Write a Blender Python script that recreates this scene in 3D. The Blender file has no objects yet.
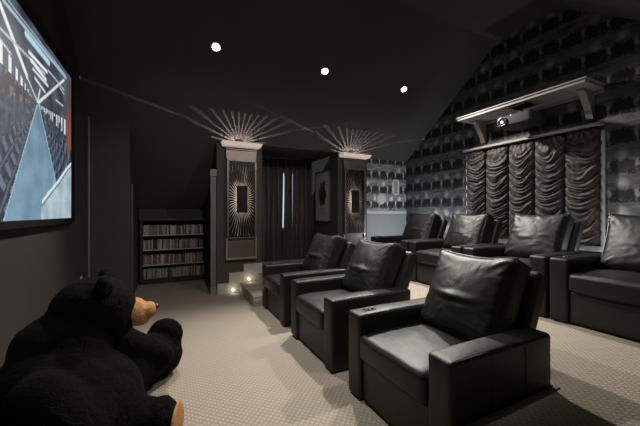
import bpy, bmesh, math, random
from math import sin, cos, pi, sqrt, exp
from mathutils import Vector, Matrix, noise

sc = bpy.context.scene
C = sc.collection
sc.view_settings.view_transform = 'Standard'
sc.view_settings.look = 'None'
sc.view_settings.gamma = 1.0
sc.view_settings.use_curve_mapping = False
sc.view_settings.exposure = 0.3

# ------------------------------------------------------------------ materials
def new_mat(name):
    m = bpy.data.materials.new(name); m.use_nodes = True
    nt = m.node_tree
    b = nt.nodes['Principled BSDF']
    return m, nt, b

def lnk(nt, a, b): nt.links.new(a, b)

def node(nt, kind, **kw):
    n = nt.nodes.new(kind)
    for k, v in kw.items():
        setattr(n, k, v)
    return n

def tex_coord(nt, which='Object', scale=(1, 1, 1)):
    tc = node(nt, 'ShaderNodeTexCoord'); mp = node(nt, 'ShaderNodeMapping')
    mp.inputs['Scale'].default_value = scale
    lnk(nt, tc.outputs[which], mp.inputs['Vector'])
    return mp.outputs['Vector']

def mathn(nt, op, a, b=None, c=None, clamp=False):
    n = node(nt, 'ShaderNodeMath', operation=op); n.use_clamp = clamp
    for i, x in enumerate((a, b, c)):
        if x is None: continue
        if isinstance(x, (int, float)): n.inputs[i].default_value = x
        else: lnk(nt, x, n.inputs[i])
    return n.outputs[0]

def mix_col(nt, fac, a, b):
    n = node(nt, 'ShaderNodeMix', data_type='RGBA')
    if isinstance(fac, (int, float)): n.inputs[0].default_value = fac
    else: lnk(nt, fac, n.inputs[0])
    for i, x in ((6, a), (7, b)):
        if isinstance(x, tuple): n.inputs[i].default_value = (*x, 1)
        else: lnk(nt, x, n.inputs[i])
    return n.outputs[2]

def simple(name, col, rough=0.6, metal=0.0, var=0.0, vscale=8, bump=0.0, bscale=60, spec=0.5, emis=None, estr=0):
    m, nt, b = new_mat(name)
    b.inputs['Base Color'].default_value = (*col, 1)
    b.inputs['Roughness'].default_value = rough
    b.inputs['Metallic'].default_value = metal
    b.inputs['Specular IOR Level'].default_value = spec
    v = tex_coord(nt)
    nz = node(nt, 'ShaderNodeTexNoise'); nz.inputs['Scale'].default_value = vscale; nz.inputs['Detail'].default_value = 4
    lnk(nt, v, nz.inputs['Vector'])
    if var > 0:
        lo = tuple(c * (1 - var) for c in col); hi = tuple(min(1, c * (1 + var)) for c in col)
        lnk(nt, mix_col(nt, nz.outputs[0], lo, hi), b.inputs['Base Color'])
    if bump > 0:
        n2 = node(nt, 'ShaderNodeTexNoise'); n2.inputs['Scale'].default_value = bscale; n2.inputs['Detail'].default_value = 3
        lnk(nt, v, n2.inputs['Vector'])
        bp = node(nt, 'ShaderNodeBump'); bp.inputs['Strength'].default_value = bump; bp.inputs['Distance'].default_value = 0.01
        lnk(nt, n2.outputs[0], bp.inputs['Height']); lnk(nt, bp.outputs[0], b.inputs['Normal'])
    if emis:
        b.inputs['Emission Color'].default_value = (*emis, 1)
        b.inputs['Emission Strength'].default_value = estr
    return m

def leather_mat(name, col=(0.0080, 0.0080, 0.0082), rough=0.44):
    m, nt, b = new_mat(name)
    v = tex_coord(nt)
    n1 = node(nt, 'ShaderNodeTexNoise'); n1.inputs['Scale'].default_value = 5; n1.inputs['Detail'].default_value = 5
    lnk(nt, v, n1.inputs['Vector'])
    lnk(nt, mix_col(nt, n1.outputs[0], tuple(c * .8 for c in col), tuple(c * 1.25 for c in col)), b.inputs['Base Color'])
    mr = node(nt, 'ShaderNodeMapRange'); mr.inputs[3].default_value = rough - .07; mr.inputs[4].default_value = rough + .09
    lnk(nt, n1.outputs[0], mr.inputs[0]); lnk(nt, mr.outputs[0], b.inputs['Roughness'])
    vo = node(nt, 'ShaderNodeTexVoronoi'); vo.inputs['Scale'].default_value = 240
    lnk(nt, v, vo.inputs['Vector'])
    n2 = node(nt, 'ShaderNodeTexNoise'); n2.inputs['Scale'].default_value = 19; n2.inputs['Detail'].default_value = 3
    n2.inputs['Distortion'].default_value = .8
    lnk(nt, v, n2.inputs['Vector'])
    h = mathn(nt, 'MULTIPLY_ADD', vo.outputs['Distance'], .08, mathn(nt, 'MULTIPLY', n2.outputs[0], .32))
    bp = node(nt, 'ShaderNodeBump'); bp.inputs['Strength'].default_value = .5; bp.inputs['Distance'].default_value = .012
    lnk(nt, h, bp.inputs['Height']); lnk(nt, bp.outputs[0], b.inputs['Normal'])
    b.inputs['Specular IOR Level'].default_value = .38
    return m

def carpet_mat():
    m, nt, b = new_mat('carpet_weave')
    tc = node(nt, 'ShaderNodeTexCoord')
    sx = node(nt, 'ShaderNodeSeparateXYZ'); lnk(nt, tc.outputs['Object'], sx.inputs[0])
    k = 2 * pi / .046
    a = mathn(nt, 'ADD', sx.outputs[0], sx.outputs[1]); d = mathn(nt, 'SUBTRACT', sx.outputs[0], sx.outputs[1])
    s1 = mathn(nt, 'ABSOLUTE', mathn(nt, 'SINE', mathn(nt, 'MULTIPLY', a, k / 2)))
    s2 = mathn(nt, 'ABSOLUTE', mathn(nt, 'SINE', mathn(nt, 'MULTIPLY', d, k / 2)))
    dia = mathn(nt, 'MINIMUM', s1, s2)
    n1 = node(nt, 'ShaderNodeTexNoise'); n1.inputs['Scale'].default_value = 160; n1.inputs['Detail'].default_value = 2
    lnk(nt, tc.outputs['Object'], n1.inputs['Vector'])
    n2 = node(nt, 'ShaderNodeTexNoise'); n2.inputs['Scale'].default_value = 3.0; n2.inputs['Detail'].default_value = 4
    lnk(nt, tc.outputs['Object'], n2.inputs['Vector'])
    f = mathn(nt, 'MULTIPLY_ADD', n1.outputs[0], .9, mathn(nt, 'MULTIPLY_ADD', dia, .75, -.55), clamp=True)
    c1 = mix_col(nt, f, (.235, .205, .165), (.40, .36, .30))
    c2 = mix_col(nt, mathn(nt, 'MULTIPLY', n2.outputs[0], .35), c1, (.32, .28, .23))
    lnk(nt, c2, b.inputs['Base Color']); b.inputs['Roughness'].default_value = .95
    b.inputs['Specular IOR Level'].default_value = .1
    bp = node(nt, 'ShaderNodeBump'); bp.inputs['Strength'].default_value = .45; bp.inputs['Distance'].default_value = .012
    lnk(nt, f, bp.inputs['Height']); lnk(nt, bp.outputs[0], b.inputs['Normal'])
    return m

def wallpaper_mat(name, axis, k=1.0, px=.275, pz=.375, offx=0.0, offz=0.0):
    """repeating grey print: rows of dark arches with pale lamps between them"""
    m, nt, b = new_mat(name)
    tc = node(nt, 'ShaderNodeTexCoord')
    s = node(nt, 'ShaderNodeSeparateXYZ'); lnk(nt, tc.outputs['Object'], s.inputs[0])
    h = s.outputs[0] if axis == 'X' else s.outputs[1]
    nv = node(nt, 'ShaderNodeTexNoise'); nv.inputs['Scale'].default_value = 14; nv.inputs['Detail'].default_value = 5
    lnk(nt, tc.outputs['Object'], nv.inputs['Vector'])
    wob = mathn(nt, 'MULTIPLY_ADD', nv.outputs[0], .26, -.13)
    X = mathn(nt, 'ADD', mathn(nt, 'DIVIDE', mathn(nt, 'ADD', h, offx), px), wob)
    Z = mathn(nt, 'ADD', mathn(nt, 'DIVIDE', mathn(nt, 'ADD', s.outputs[2], offz), pz), wob)
    fx = mathn(nt, 'FRACT', X); fz = mathn(nt, 'FRACT', Z)
    cx = mathn(nt, 'ABSOLUTE', mathn(nt, 'SUBTRACT', fx, .5))            # 0 centre .5 edge
    # dark figure: box  |cx|<.38 , fz .08..(.5 - bumpy)
    nf = node(nt, 'ShaderNodeTexNoise'); nf.inputs['Scale'].default_value = 30; nf.inputs['Detail'].default_value = 3
    lnk(nt, tc.outputs['Object'], nf.inputs['Vector'])
    nfo = nf.outputs[0]
    top = mathn(nt, 'SUBTRACT', mathn(nt, 'MULTIPLY_ADD', nfo, .5, .42), mathn(nt, 'MULTIPLY', mathn(nt, 'MULTIPLY', cx, cx), .9))
    mx = mathn(nt, 'MULTIPLY', mathn(nt, 'SUBTRACT', mathn(nt, 'MULTIPLY_ADD', nfo, .30, .34), cx), 12, clamp=True)
    mt = mathn(nt, 'MULTIPLY', mathn(nt, 'SUBTRACT', top, fz), 13, clamp=True)
    mb = mathn(nt, 'MULTIPLY', mathn(nt, 'SUBTRACT', fz, .05), 14, clamp=True)
    dark = mathn(nt, 'MULTIPLY', mathn(nt, 'MULTIPLY', mx, mt), mb)
    # pale specks inside the dark shapes
    vs = node(nt, 'ShaderNodeTexNoise'); vs.inputs['Scale'].default_value = 45; vs.inputs['Detail'].default_value = 1
    lnk(nt, tc.outputs['Object'], vs.inputs['Vector'])
    speck = mathn(nt, 'MULTIPLY', mathn(nt, 'SUBTRACT', vs.outputs[0], .58), 9, clamp=True)
    # lamp posts at the cell edges
    ex = mathn(nt, 'SUBTRACT', .5, cx)
    post = mathn(nt, 'MULTIPLY', mathn(nt, 'MULTIPLY', mathn(nt, 'SUBTRACT', .10, ex), 14, clamp=True),
                 mathn(nt, 'MULTIPLY', mathn(nt, 'SUBTRACT', .17, mathn(nt, 'ABSOLUTE', mathn(nt, 'SUBTRACT', fz, .42))), 9, clamp=True))
    # round pale glow printed above some of the dark shapes
    cellx = mathn(nt, 'FLOOR', X); cellz = mathn(nt, 'FLOOR', Z)
    wn = node(nt, 'ShaderNodeTexWhiteNoise', noise_dimensions='2D')
    cb = node(nt, 'ShaderNodeCombineXYZ'); lnk(nt, cellx, cb.inputs[0]); lnk(nt, cellz, cb.inputs[1])
    lnk(nt, cb.outputs[0], wn.inputs['Vector'])
    on = mathn(nt, 'GREATER_THAN', wn.outputs['Value'], .5)
    dz = mathn(nt, 'MULTIPLY', mathn(nt, 'SUBTRACT', fz, .74), 1.2)
    rr = mathn(nt, 'SQRT', mathn(nt, 'ADD', mathn(nt, 'MULTIPLY', cx, cx), mathn(nt, 'MULTIPLY', dz, dz)))
    glow = mathn(nt, 'MULTIPLY', on, mathn(nt, 'MULTIPLY', mathn(nt, 'SUBTRACT', .30, rr), 2.4, clamp=True))
    ns = node(nt, 'ShaderNodeTexNoise'); ns.inputs['Scale'].default_value = 6; ns.inputs['Detail'].default_value = 6; ns.inputs['Roughness'].default_value = .7
    mp2 = node(nt, 'ShaderNodeMapping'); mp2.inputs['Scale'].default_value = (.7, .7, 3); lnk(nt, tc.outputs['Object'], mp2.inputs['Vector']); lnk(nt, mp2.outputs[0], ns.inputs['Vector'])
    fb = mathn(nt, 'MULTIPLY', mathn(nt, 'SUBTRACT', ns.outputs[0], .34), 3, clamp=True)
    base = mix_col(nt, fb, (.050 * k, .052 * k, .056 * k), (.23 * k, .235 * k, .245 * k))
    c = mix_col(nt, dark, base, mix_col(nt, nfo, (.004, .004, .005), (.030 * k, .031 * k, .034 * k)))
    low = mathn(nt, 'MULTIPLY', mathn(nt, 'SUBTRACT', .30, fz), 8, clamp=True)
    c = mix_col(nt, mathn(nt, 'MULTIPLY', mathn(nt, 'MULTIPLY', speck, low), .7), c, (.3 * k, .3 * k, .3 * k))
    c = mix_col(nt, mathn(nt, 'MULTIPLY', post, .75), c, (.42 * k, .43 * k, .43 * k))
    c = mix_col(nt, glow, c, (.6 * k, .61 * k, .62 * k))
    lnk(nt, c, b.inputs['Base Color']); b.inputs['Roughness'].default_value = .55
    b.inputs['Specular IOR Level'].default_value = .3
    return m

LEATHER = leather_mat('black_leather')
LEATHER2 = leather_mat('black_leather_panel', (.012, .0115, .011), .42)
PIPING = simple('leather_piping', (.012, .012, .012), .35)
SHADOWGAP = simple('black_board', (.008, .008, .008), .8)
BUTTON = simple('brushed_nickel', (.6, .58, .55), .25, 1.0)
CARPET = carpet_mat()
WALLP = simple('charcoal_wall_paint', (.052, .050, .0455), .75, var=.12, vscale=2, bump=.05, bscale=120, spec=.25)
CEILP = simple('charcoal_ceiling_paint', (.070, .070, .069), .85, var=.08, vscale=2, bump=.04, bscale=120, spec=.2)
WALLPAPER_FAR = wallpaper_mat('theatre_print_wallpaper_lit', 'X', 1.55, px=.235, pz=.34, offx=.06, offz=-.12)  # same print brightened: light on the far wall put into its colour
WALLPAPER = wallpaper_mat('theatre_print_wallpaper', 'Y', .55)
WAINSCOT = simple('blue_grey_paint', (.19, .205, .22), .6, var=.05)
RAILWHITE = simple('pale_grey_paint', (.42, .43, .43), .5, var=.05)
SKIRT = simple('cream_skirting_paint', (.38, .36, .325), .5, var=.06)
SHELFP = simple('taupe_shelf_paint', (.25, .23, .21), .55, var=.06)
DARKWOOD = simple('black_stained_wood', (.018, .017, .015), .5, var=.2, vscale=12)
SHELFEDGE = simple('grey_shelf_edge', (.45, .43, .40), .45, var=.08)
SATIN = simple('satin_nickel', (.50, .44, .40), .38, .85, var=.12, vscale=5)
SATIN_D = simple('dark_satin_metal', (.17, .145, .13), .42, .8, var=.2, vscale=4)
BRONZE = simple('dark_bronze', (.008, .0065, .006), .45, .6)
BACKING = simple('pale_copper_backing', (.75, .64, .57), .7)
PLASTIC = simple('black_plastic', (.006, .006, .0065), .65, spec=.3)
CASING = simple('grey_casing_paint', (.17, .16, .145), .5, var=.08)
GREYTRIM = simple('dark_grey_trim', (.06, .057, .052), .5)
OUTLETM = simple('outlet_plastic', (.5, .5, .48), .4)
SILVERFRAME = simple('bronze_picture_frame', (.16, .14, .12), .35, .5)

def curtain_mat(name, c1, c2, rough, sheen):
    m, nt, b = new_mat(name)
    v = tex_coord(nt, 'Object', (1, 1, 1))
    nz = node(nt, 'ShaderNodeTexNoise'); nz.inputs['Scale'].default_value = 7; nz.inputs['Detail'].default_value = 4
    lnk(nt, v, nz.inputs['Vector'])
    lnk(nt, mix_col(nt, nz.outputs[0], c1, c2), b.inputs['Base Color'])
    b.inputs['Roughness'].default_value = rough
    b.inputs['Sheen Weight'].default_value = sheen; b.inputs['Specular IOR Level'].default_value = .35
    b.inputs['Sheen Tint'].default_value = (*[min(1, x * 12) for x in c2], 1)
    n2 = node(nt, 'ShaderNodeTexNoise'); n2.inputs['Scale'].default_value = 40; n2.inputs['Detail'].default_value = 3
    lnk(nt, v, n2.inputs['Vector'])
    bp = node(nt, 'ShaderNodeBump'); bp.inputs['Strength'].default_value = .25; bp.inputs['Distance'].default_value = .01
    lnk(nt, n2.outputs[0], bp.inputs['Height']); lnk(nt, bp.outputs[0], b.inputs['Normal'])
    return m
SATINCLOTH = curtain_mat('brown_satin_cloth', (.016, .012, .0105), (.028, .021, .018), .6, .03)
DRAPE = curtain_mat('grey_brown_drape', (.075, .066, .058), (.12, .105, .092), .7, .25)

def fur_mat(name, col, hi):
    m, nt, b = new_mat(name)
    v = tex_coord(nt)
    n1 = node(nt, 'ShaderNodeTexNoise'); n1.inputs['Scale'].default_value = 90; n1.inputs['Detail'].default_value = 4
    n1.inputs['Distortion'].default_value = 1.2
    lnk(nt, v, n1.inputs['Vector'])
    n2 = node(nt, 'ShaderNodeTexNoise'); n2.inputs['Scale'].default_value = 14; n2.inputs['Detail'].default_value = 5
    n2.inputs['Distortion'].default_value = .6
    lnk(nt, v, n2.inputs['Vector'])
    lnk(nt, mix_col(nt, n1.outputs[0], col, hi), b.inputs['Base Color'])
    b.inputs['Roughness'].default_value = .85
    b.inputs['Specular IOR Level'].default_value = .07
    b.inputs['Sheen Weight'].default_value = .013
    b.inputs['Sheen Roughness'].default_value = .45
    h = mathn(nt, 'MULTIPLY_ADD', n1.outputs[0], .5, n2.outputs[0])
    bp = node(nt, 'ShaderNodeBump'); bp.inputs['Strength'].default_value = .9; bp.inputs['Distance'].default_value = .03
    lnk(nt, h, bp.inputs['Height']); lnk(nt, bp.outputs[0], b.inputs['Normal'])
    return m
FUR = fur_mat('black_plush', (.0006, .0006, .0006), (.0022, .0022, .0022))
TANFUR = fur_mat('tan_plush', (.42, .20, .085), (.62, .33, .15))
NOSE = simple('black_nose', (.01, .01, .012), .3)
EYE = simple('glass_eye', (.02, .012, .006), .08)

def emit(name, col, s):
    m, nt, b = new_mat(name)
    b.inputs['Base Color'].default_value = (0, 0, 0, 1)
    b.inputs['Emission Color'].default_value = (*col, 1); b.inputs['Emission Strength'].default_value = s
    return m
BULB = emit('lamp_glow', (1, .93, .84), 30)
STEPLAMP = emit('step_lamp_glow', (1, .84, .62), 4)
CROWN_GLOW = simple('crown_painted_glow', (.5, .42, .38), .5, emis=(1, .80, .70), estr=.30)  # weak emission added so the crown looks lit
DAY = emit('daylight_pane', (.62, .74, .9), .75)

# ------------------------------------------------------------------ mesh helpers
def add_box(bm, x0, x1, y0, y1, z0, z1, bev=0.0, seg=2):
    vs = [bm.verts.new(p) for p in ((x0, y0, z0), (x1, y0, z0), (x1, y1, z0), (x0, y1, z0),
                                    (x0, y0, z1), (x1, y0, z1), (x1, y1, z1), (x0, y1, z1))]
    fs = [bm.faces.new([vs[i] for i in q]) for q in
          ((0, 3, 2, 1), (4, 5, 6, 7), (0, 1, 5, 4), (1, 2, 6, 5), (2, 3, 7, 6), (3, 0, 4, 7))]
    if bev > 0:
        es = list({e for f in fs for e in f.edges})
        bmesh.ops.bevel(bm, geom=es, offset=bev, segments=seg, affect='EDGES', profile=.5)
    return vs

def add_prism(bm, pts, vec):
    """pts: planar polygon (3D), extruded by vec"""
    a = [bm.verts.new(p) for p in pts]; b = [bm.verts.new(Vector(p) + Vector(vec)) for p in pts]
    bm.faces.new(a); bm.faces.new(b[::-1])
    n = len(pts)
    for i in range(n):
        bm.faces.new((a[i], b[i], b[(i + 1) % n], a[(i + 1) % n]))

def add_cyl(bm, p0, p1, r, n=20, r2=None, cap=True):
    p0 = Vector(p0); p1 = Vector(p1); d = (p1 - p0).normalized()
    a = d.orthogonal().normalized(); b = d.cross(a)
    r2 = r if r2 is None else r2
    A = [bm.verts.new(p0 + (a * cos(2 * pi * i / n) + b * sin(2 * pi * i / n)) * r) for i in range(n)]
    B = [bm.verts.new(p1 + (a * cos(2 * pi * i / n) + b * sin(2 * pi * i / n)) * r2) for i in range(n)]
    for i in range(n):
        bm.faces.new((A[i], A[(i + 1) % n], B[(i + 1) % n], B[i]))
    if cap:
        bm.faces.new(A[::-1]); bm.faces.new(B)

def add_tube(bm, pts, r, closed=False, n=6):
    pts = [Vector(p) for p in pts]; m = len(pts); rings = []
    up = None
    for i, p in enumerate(pts):
        if closed: t = pts[(i + 1) % m] - pts[i - 1]
        else: t = pts[min(i + 1, m - 1)] - pts[max(i - 1, 0)]
        t = t.normalized() if t.length > 1e-9 else Vector((1, 0, 0))
        if up is None: up = t.orthogonal().normalized()
        up = (up - t * up.dot(t)); up = up.normalized() if up.length > 1e-6 else t.orthogonal().normalized()
        w = t.cross(up)
        rings.append([bm.verts.new(p + (up * cos(2 * pi * k / n) + w * sin(2 * pi * k / n)) * r) for k in range(n)])
    for i in range(m if closed else m - 1):
        A = rings[i]; B = rings[(i + 1) % m]
        for k in range(n):
            bm.faces.new((A[k], A[(k + 1) % n], B[(k + 1) % n], B[k]))
    if not closed:
        bm.faces.new(rings[0][::-1]); bm.faces.new(rings[-1])

def add_torus(bm, c, axis, R, r, n=28, k=8):
    c = Vector(c); d = Vector(axis).normalized(); a = d.orthogonal().normalized(); b = d.cross(a)
    add_tube(bm, [c + (a * cos(2 * pi * i / n) + b * sin(2 * pi * i / n)) * R for i in range(n)], r, True, k)

def softbox(bm, size, r, n=(8, 8, 8), bulge=(0, 0, 0), disp=None, M=None, off=(0, 0, 0)):
    """rounded cushion box centred at the origin, then disp(p, normal, uvw) and matrix M"""
    h = [s / 2 for s in size]; ax = []
    for a in range(3):
        inner = h[a] - r
        neg = [-(inner + r * math.tan(math.radians(45 - 15 * i))) for i in range(3)]
        mid = [-inner + 2 * inner * i / n[a] for i in range(n[a] + 1)]
        ax.append(neg + mid + [-x for x in neg[::-1]])
    cache = {}
    def vert(P):
        key = tuple(round(c, 6) for c in P)
        if key in cache: return cache[key]
        q = [max(-(h[a] - r), min(h[a] - r, P[a])) for a in range(3)]
        d = Vector([P[a] - q[a] for a in range(3)])
        nrm = d.normalized() if d.length > 1e-9 else Vector((0, 0, 1))
        p = Vector(q) + nrm * r
        w = [max(-1, min(1, P[a] / h[a])) for a in range(3)]
        for a in range(3):
            if bulge[a]:
                o = [w[b] for b in range(3) if b != a]
                f = (1 - o[0] ** 2) * (1 - o[1] ** 2)
                p[a] += nrm[a] * bulge[a] * max(0, f) ** .7
        if disp: p = disp(p, nrm, w)
        p = p + Vector(off)
        if M is not None: p = M @ p
        v = bm.verts.new(p); cache[key] = v
        return v
    for a in range(3):
        b, c = (a + 1) % 3, (a + 2) % 3
        for s in (-1, 1):
            for i in range(len(ax[b]) - 1):
                for j in range(len(ax[c]) - 1):
                    quad = []
                    for (ii, jj) in ((i, j), (i + 1, j), (i + 1, j + 1), (i, j + 1)):
                        P = [0, 0, 0]; P[a] = s * h[a]; P[b] = ax[b][ii]; P[c] = ax[c][jj]
                        quad.append(vert(P))
                    if s < 0: quad = quad[::-1]
                    try: bm.faces.new(quad)
                    except ValueError: pass

def obj(name, bm, mat, parent=None, smooth=True, angle=40, loc=None, normals=True):
    if normals: bmesh.ops.recalc_face_normals(bm, faces=bm.faces[:])
    me = bpy.data.meshes.new(name)
    bm.to_mesh(me); bm.free()
    for m in (mat if isinstance(mat, (list, tuple)) else [mat]): me.materials.append(m)
    if smooth:
        me.polygons.foreach_set('use_smooth', [True] * len(me.polygons))
        try: me.set_sharp_from_angle(angle=math.radians(angle))
        except Exception: pass
    o = bpy.data.objects.new(name, me); C.objects.link(o)
    if parent: o.parent = parent
    if loc is not None: o.location = loc
    return o

def tag(o, label, cat, group=None, kind=None):
    o['label'] = label; o['category'] = cat
    if group: o['group'] = group
    if kind: o['kind'] = kind
    return o

def thing(name, label, cat, loc=(0, 0, 0), group=None):
    o = bpy.data.objects.new(name, None); C.objects.link(o)
    o.location = loc; o.empty_display_size = .1
    return tag(o, label, cat, group)

def struct(name, bm, mat, **kw):
    o = obj(name, bm, mat, **kw); o['kind'] = 'structure'; return o

def part(name, mat, parent, fn, **kw):
    bm = bmesh.new(); fn(bm); return obj(name, bm, mat, parent, **kw)

def sbox(name, mat, *b, bev=0):
    bm = bmesh.new(); add_box(bm, *b, bev=bev); return struct(name, bm, mat, smooth=False)

# ------------------------------------------------------------------ room measures
XL, XR = -1.01, 5.20
PLAT = .304
CW = 5.53                     # face of the columns
SLA = .78
ZF = 4.42                     # flat part of the ceiling
def roof(y): return 2.66 + SLA * (5.70 - y)
YF = 5.70 - (ZF - 2.66) / SLA          # 3.44
YN = 2.47
def nroof(y): return ZF - SLA * (YN - y)

# floor
bm = bmesh.new(); add_box(bm, -1.3, 2.4, -1.2, 7.4, -.1, 0); struct('floor', bm, CARPET, smooth=False)
# raised platform, wrapping the pit the front row stands in
pl = [(2.2, 4.53), (1.5, 4.53), (1.5, 7.0), (5.4, 7.0), (5.4, -1.2), (1.3, -1.2), (1.3, 1.074), (2.2, 1.074)]
bm = bmesh.new(); add_prism(bm, [(x, y, .002) for x, y in pl], (0, 0, PLAT - .002))
struct('floor_platform', bm, CARPET, smooth=False)
bm = bmesh.new(); add_box(bm, 1.3, 2.2, 1.05, 1.077, PLAT - .02, PLAT + .008)
struct('trim_1', bm, CASING, smooth=False)
# lower step of the stair
bm = bmesh.new(); add_box(bm, 1.165, 1.505, 4.57, CW, .001, .165, bev=.012); struct('floor_step', bm, CARPET, smooth=False)
bm = bmesh.new(); add_box(bm, 1.17, 1.50, 4.545, 4.572, 0, .15); add_box(bm, 1.165, 1.26, 4.53, 4.57, 0, .10)
struct('trim_2', bm, SKIRT, smooth=False)

# ceiling: slopes plus flat strip, all solid sheets
T = .08
def sheet(bm, quad):
    n = (Vector(quad[1]) - Vector(quad[0])).cross(Vector(quad[2]) - Vector(quad[0])).normalized()
    if n.z < 0: n = -n
    add_prism(bm, quad, n * T)
bm = bmesh.new()
x0, x1 = XL - .1, XR + .1
sheet(bm, [(x0, YF, ZF), (x1, YF, ZF), (x1, YN, ZF), (x0, YN, ZF)])
sheet(bm, [(x0, YF, ZF), (x1, YF, ZF), (x1, 5.674, roof(5.674)), (x0, 5.674, roof(5.674))])
sheet(bm, [(x0, 5.674, roof(5.674)), (1.574, 5.674, roof(5.674)), (1.574, 7.35, roof(7.35)), (x0, 7.35, roof(7.35))])
sheet(bm, [(3.18, 5.674, roof(5.674)), (x1, 5.674, roof(5.674)), (x1, 6.2, roof(6.2)), (3.18, 6.2, roof(6.2))])
sheet(bm, [(x0, YN, ZF), (x1, YN, ZF), (x1, -1.1, nroof(-1.1)), (x0, -1.1, nroof(-1.1))])
sheet(bm, [(1.5, 5.66, 2.68), (3.3, 5.66, 2.68), (3.3, 7.05, 2.68), (1.5, 7.05, 2.68)])
struct('ceiling', bm, CEILP, smooth=False)

# walls
def gable(x, th, name, mat):
    pts = [(x, -1.05, -.05), (x, 5.80, -.05), (x, 5.80, roof(5.8)), (x, YF, ZF), (x, YN, ZF), (x, -1.05, nroof(-1.05))]
    bm = bmesh.new(); add_prism(bm, pts, (th, 0, 0)); return struct(name, bm, mat, smooth=False)
bm = bmesh.new()
add_prism(bm, [(XL, -1.05, -.05), (XL, 5.6, -.05), (XL, 5.6, roof(5.6)), (XL, YF, ZF), (XL, YN, ZF), (XL, -1.05, nroof(-1.05))], (-.1, 0, 0))
struct('wall_left', bm, WALLP, smooth=False)
gable(XR, .1, 'wall_right', WALLPAPER)
sbox('wall_front', WALLP, XL - .1, XR + .1, -1.15, -1.05, -.05, 1.8)

def roof_box(bm, xa, xb, ya, yb, cap=None):
    """solid block from the floor up to the sloping roof"""
    za, zb = roof(ya), roof(yb)
    if cap: za, zb = min(za, cap), min(zb, cap)
    add_prism(bm, [(xa, ya, -.05), (xa, yb, -.05), (xa, yb, zb), (xa, ya, za)], (xb - xa, 0, 0))
def hollow(bm, xa, xb):
    roof_box(bm, xa, xb, CW, 5.72, cap=2.44)
    add_box(bm, xa, xb, CW, CW + .012, 2.44, 2.60); add_box(bm, xa, xa + .012, CW + .012, 5.72, 2.44, 2.60); add_box(bm, xb - .012, xb, CW + .012, 5.72, 2.44, 2.60)
bm = bmesh.new(); roof_box(bm, XL - .1, -.49, 5.5, 7.3); struct('wall_corner', bm, WALLP, smooth=False)
bm = bmesh.new(); roof_box(bm, -.5, .9, 7.2, 7.3); struct('wall_nook', bm, WALLP, smooth=False)
bm = bmesh.new(); hollow(bm, .78, 1.574); roof_box(bm, .78, 1.574, 5.72, 7.25, cap=2.69); struct('wall_column', bm, WALLP, smooth=False)
bm = bmesh.new(); hollow(bm, 3.18, 3.90); roof_box(bm, 3.18, 3.90, 5.72, 6.9, cap=2.69); struct('wall_column', bm, WALLP, smooth=False)
FW = 5.74
sbox('wall_back', WALLPAPER_FAR, 3.88, XR + .05, FW, FW + .1, 1.40, roof(FW) + .03)
sbox('wall_wainscot', WAINSCOT, 3.89, XR + .05, FW - .006, FW + .1, PLAT, 1.405)
bm = bmesh.new(); add_box(bm, 3.90, XR - .02, FW - .045, FW - .006, 1.385, 1.43, bev=.008); add_box(bm, 3.90, XR - .02, FW - .03, FW - .006, 1.43, 1.455, bev=.004)
struct('trim_3', bm, RAILWHITE, smooth=False)
bm = bmesh.new(); add_box(bm, 3.90, XR - .02, FW - .03, FW - .006, PLAT, PLAT + .16, bev=.005); struct('baseboard_back', bm, RAILWHITE, smooth=False)
# dormer end wall with a window behind the drapes
bm = bmesh.new()
add_box(bm, 1.5, 1.78, 6.98, 7.08, PLAT, 2.7); add_box(bm, 2.95, 3.25, 6.98, 7.08, PLAT, 2.7)
add_box(bm, 1.78, 2.95, 6.98, 7.08, PLAT, 1.0); add_box(bm, 1.78, 2.95, 6.98, 7.08, 2.4, 2.7)
struct('wall_dormer', bm, WALLP, smooth=False)
wn = bpy.data.objects.new('window_1', None); C.objects.link(wn); wn['kind'] = 'structure'
def wf(bm):
    for a, b_, c, d in ((1.78, 1.83, 1.0, 2.4), (2.90, 2.95, 1.0, 2.4), (1.78, 2.95, 1.0, 1.05), (1.78, 2.95, 2.35, 2.4), (2.345, 2.385, 1.0, 2.4)):
        add_box(bm, a, b_, 6.99, 7.04, c, d)
o = part('window_frame', RAILWHITE, wn, wf, smooth=False); o['kind'] = 'structure'
o = part('window_glass', DAY, wn, lambda bm: add_box(bm, 1.8, 2.93, 7.05, 7.06, 1.0, 2.4), smooth=False); o['kind'] = 'structure'

# stepped skirting on the column by the stair, plain skirtings elsewhere
bm = bmesh.new()
add_prism(bm, [(.79, CW - .018, 0), (1.52, CW - .018, 0), (1.574, CW - .018, 0), (1.574, CW - .018, .49), (1.24, CW - .018, .49), (1.24, CW - .018, .355),
               (.985, CW - .018, .355), (.985, CW - .018, .18), (.79, CW - .018, .18)], (0, .02, 0))
for (a, b_, z) in ((.79, .985, .18), (.985, 1.24, .355), (1.24, 1.574, .49)):
    add_box(bm, a, b_, CW - .024, CW - .016, z - .035, z - .012)
struct('baseboard_stair', bm, SKIRT, smooth=False)
bm = bmesh.new(); add_box(bm, XL, XL + .016, -1.0, 5.5, 0, .14, bev=.004); struct('baseboard_left', bm, WALLP, smooth=False)
bm = bmesh.new(); add_box(bm, XL + .02, -.5, 5.484, 5.5, 0, .14, bev=.004); struct('baseboard_corner', bm, WALLP, smooth=False)
bm = bmesh.new(); add_box(bm, XR - .018, XR, -1.0, 5.69, PLAT, PLAT + .15, bev=.005); struct('baseboard_right', bm, RAILWHITE, smooth=False)
# thin corner bead between the screen wall and the back corner
bm = bmesh.new(); add_box(bm, XL, XL + .022, 5.475, 5.5, .14, 2.80, bev=.005); struct('trim_4', bm, CASING, smooth=False)
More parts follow.
